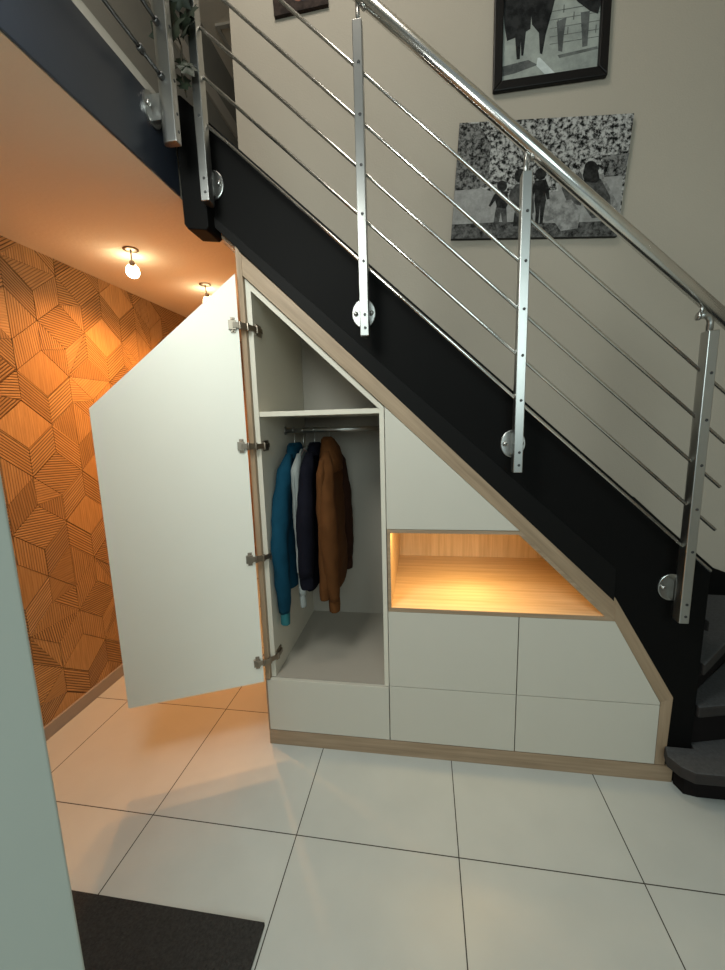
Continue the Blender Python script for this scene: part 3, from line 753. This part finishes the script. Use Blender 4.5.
# crop [480,0,620,110] scale 5.18 ; interior BL(105,437) BR(602,375) ; TL(122,0) TR(620,0)
def fx(u, v):
    a = (u-(105+(437-v)*.039))/497.; 
    zb = 437-62*a; b = (zb-v)/ (5.18)   # photo pixels above the lower edge
    return (ix0+a*(ix1-ix0), iz0+b*.00452*(1+.12*a*0))
def G(poly, h, mi): flat(bm, FT, [fx(*p) for p in poly], .008+h, mi)
G([(112, 210), (610, 130), (604, 300), (108, 360)], .0002, 0)
for v in (70, 110, 150, 190, 225): G([(360, v+20), (612, v-12), (612, v-8), (360, v+24)], .0004, 1)
for u, v in ((430, 60), (480, 95), (400, 130), (560, 60), (520, 130), (590, 160), (450, 165)): G([(u, v), (u+6, v), (u+3, v+38), (u-3, v+38)], .0004, 1)
G([(115, 350), (250, 320), (300, 345), (180, 385), (110, 400)], .0003, 3); G([(400, 300), (600, 262), (604, 275), (410, 315)], .0003, 1)
G([(118, -20), (300, -20), (270, 60), (262, 170), (200, 205), (140, 225), (128, 150)], .0010, 2)
G([(180, 150), (245, 130), (232, 240), (224, 300), (214, 298), (212, 230), (206, 315), (190, 318), (184, 230)], .0012, 2)
G([(285, -20), (400, -20), (372, 90), (340, 200), (322, 295), (310, 290), (305, 190), (270, 150), (262, 60)], .0011, 2)
G([(440, -20), (620, -20), (615, 60), (600, 110), (560, 95), (500, 50)], .0010, 2)
G([(395, 140), (445, 120), (432, 200), (424, 285), (404, 280), (400, 210)], .0009, 3); G([(515, 100), (560, 95), (550, 260), (525, 265), (520, 180)], .0009, 3)
G([(298, 312), (310, 310), (395, 395), (345, 402), (292, 350)], .0012, 4)  # light streak on the glass, drawn as a bright patch
obj('print', bm, mats, pf)

# small print near the top of the picture
sm = thing('canvas_print', 'small blue toned photo canvas on the wall behind the upper rods', 'picture', (.12, YB-.01, 3.66))
ST = Matrix.Translation((.120, YB, 3.86)) @ Matrix.Rotation(math.radians(-2), 4, 'Y')
bm = BM(); box(bm, -.145, .145, -.02, 0, -.2, .2, 0, ST); obj('stretcher', bm, 'sm_dark', sm)
bm = BM(); flat(bm, ST, [(-.145, -.2), (.145, -.2), (.145, .2), (-.145, .2)], .0205, 1)
flat(bm, ST, [(-.145, -.2), (.145, -.2), (.145, -.175), (-.02, -.155), (-.145, -.10)], .0209, 0)
flat(bm, ST, [(-.145, -.12), (-.06, -.13), (-.05, .1), (-.145, .1)], .0207, 0)
flat(bm, ST, ell(-.005, -.10, .045, .06), .0212, 2); flat(bm, ST, ell(.03, -.12, .03, .035), .0214, 2); flat(bm, ST, ell(-.01, -.04, .055, .035), .0216, 0)
obj('print', bm, ['sm_dark', 'sm_blue', 'sm_skin'], sm)

# ------------------------------------------------------------------ lamps of the passage and added fill lights
def bulb(x, y, dx, dy, label):
    t = thing('ceiling_lamp', label, 'lamp', (x, y, ZC), 'bare bulbs on the passage ceiling')
    bm = BM(); lathe(bm, (x, y, ZC), [(.036, 0), (.036, .004), (.024, .006)], (0, 0, -1), 20); obj('ceiling_ring', bm, 'nickel', t)
    bm = BM(); tube(bm, [(x, y, ZC-.004), (x+dx*.2, y+dy*.2, ZC-.03), (x+dx*.55, y+dy*.55, ZC-.048)], .0035, 8)
    d = Vector((dx, dy, -.05)).normalized()
    lathe(bm, Vector((x+dx*.5, y+dy*.5, ZC-.045)), [(.012, 0), (.014, .018), (.012, .02)], d, 14); obj('lamp_holder', bm, 'nickel', t)
    bm = BM(); c = Vector((x+dx*.55, y+dy*.55, ZC-.050))
    lathe(bm, c, [(.012, .012), (.022, .022), (.030, .036), (.033, .052), (.028, .068), (.014, .079), (.002, .082)], d, 20); obj('bulb', bm, 'bulb', t)
    for ty, e in (('SPOT', BULB), ('POINT', BULB*.03)):  # the point is an unseen fill added below the bulb, softening ceiling glow
        l = bpy.data.lights.new('bulb_and_fill', ty); l.energy = e; l.color = (1, .42, .118); l.shadow_soft_size = .035
        if ty == 'SPOT': l.spot_size = math.radians(165); l.spot_blend = 1
        lo = bpy.data.objects.new('bulb_and_fill', l); lo.location = c+d*.10 if ty == 'SPOT' else c+Vector((.05, .05, -.42)); COL.objects.link(lo)
BULB = 50
bulb(-.688, .31, -.045, .06, 'bare glowing bulb hanging below the passage ceiling near the carved wall')
bulb(-.600, .85, -.02, .06, 'second bulb on the passage ceiling, peeping over the open door')
l = bpy.data.lights.new('passage_fill_spot', 'SPOT'); l.energy = 40; l.spot_size = math.radians(160); l.spot_blend = 1; l.color = (1, .42, .118); l.shadow_soft_size = .06  # added fill deeper in the passage, no fixture belongs to it
lo = bpy.data.objects.new('passage_fill', l); lo.location = (-.6, 2.2, 2.2); COL.objects.link(lo)

# niche downlight
l = bpy.data.lights.new('niche_spot', 'SPOT'); l.energy = 4.6; l.color = (1, .66, .25); l.spot_size = math.radians(150); l.spot_blend = 1; l.shadow_soft_size = .02
lo = bpy.data.objects.new('niche_light', l); lo.location = (.97, .22, 1.058); COL.objects.link(lo)
l = bpy.data.lights.new('niche_strip', 'AREA'); l.shape = 'RECTANGLE'; l.size = .5; l.size_y = .02; l.energy = 1.9; l.color = (1, .66, .25)
lo = bpy.data.objects.new('niche_strip', l); lo.location = (.87, .03, 1.066); lo.rotation_euler = (math.radians(25), 0, 0); COL.objects.link(lo)

# daylight from the windows behind the camera
def area(name, loc, target, sx, sy_, e, col):
    l = bpy.data.lights.new(name, 'AREA'); l.shape = 'RECTANGLE'; l.size = sx; l.size_y = sy_; l.energy = e; l.color = col
    o = bpy.data.objects.new(name, l); o.location = loc; d = Vector(target)-Vector(loc)
    o.rotation_euler = d.to_track_quat('-Z', 'Y').to_euler(); COL.objects.link(o); return o
area('window_daylight', (1.2, -4.0, 2.4), (.8, 0, 1.0), 2.0, 1.6, 38, (.82, 1.0, .98))
area('hall_lamp', (-.08, -1.15, 2.55), (.35, -.2, .7), .6, .6, 22, (.95, 1, .93))
area('upper_lamp', (.15, -.7, 4.6), (.2, .74, 2.8), .7, .7, 19.5, (1, .93, .82))
wd_ = bpy.data.worlds.new('world'); S.world = wd_; wd_.use_nodes = True
wd_.node_tree.nodes['Background'].inputs[0].default_value = (.85, .97, .95, 1); wd_.node_tree.nodes['Background'].inputs[1].default_value = .16
S.view_settings.view_transform = 'Standard'; S.view_settings.look = 'None'; S.view_settings.exposure = .30; S.view_settings.gamma = 1
S.cycles.use_denoising = True
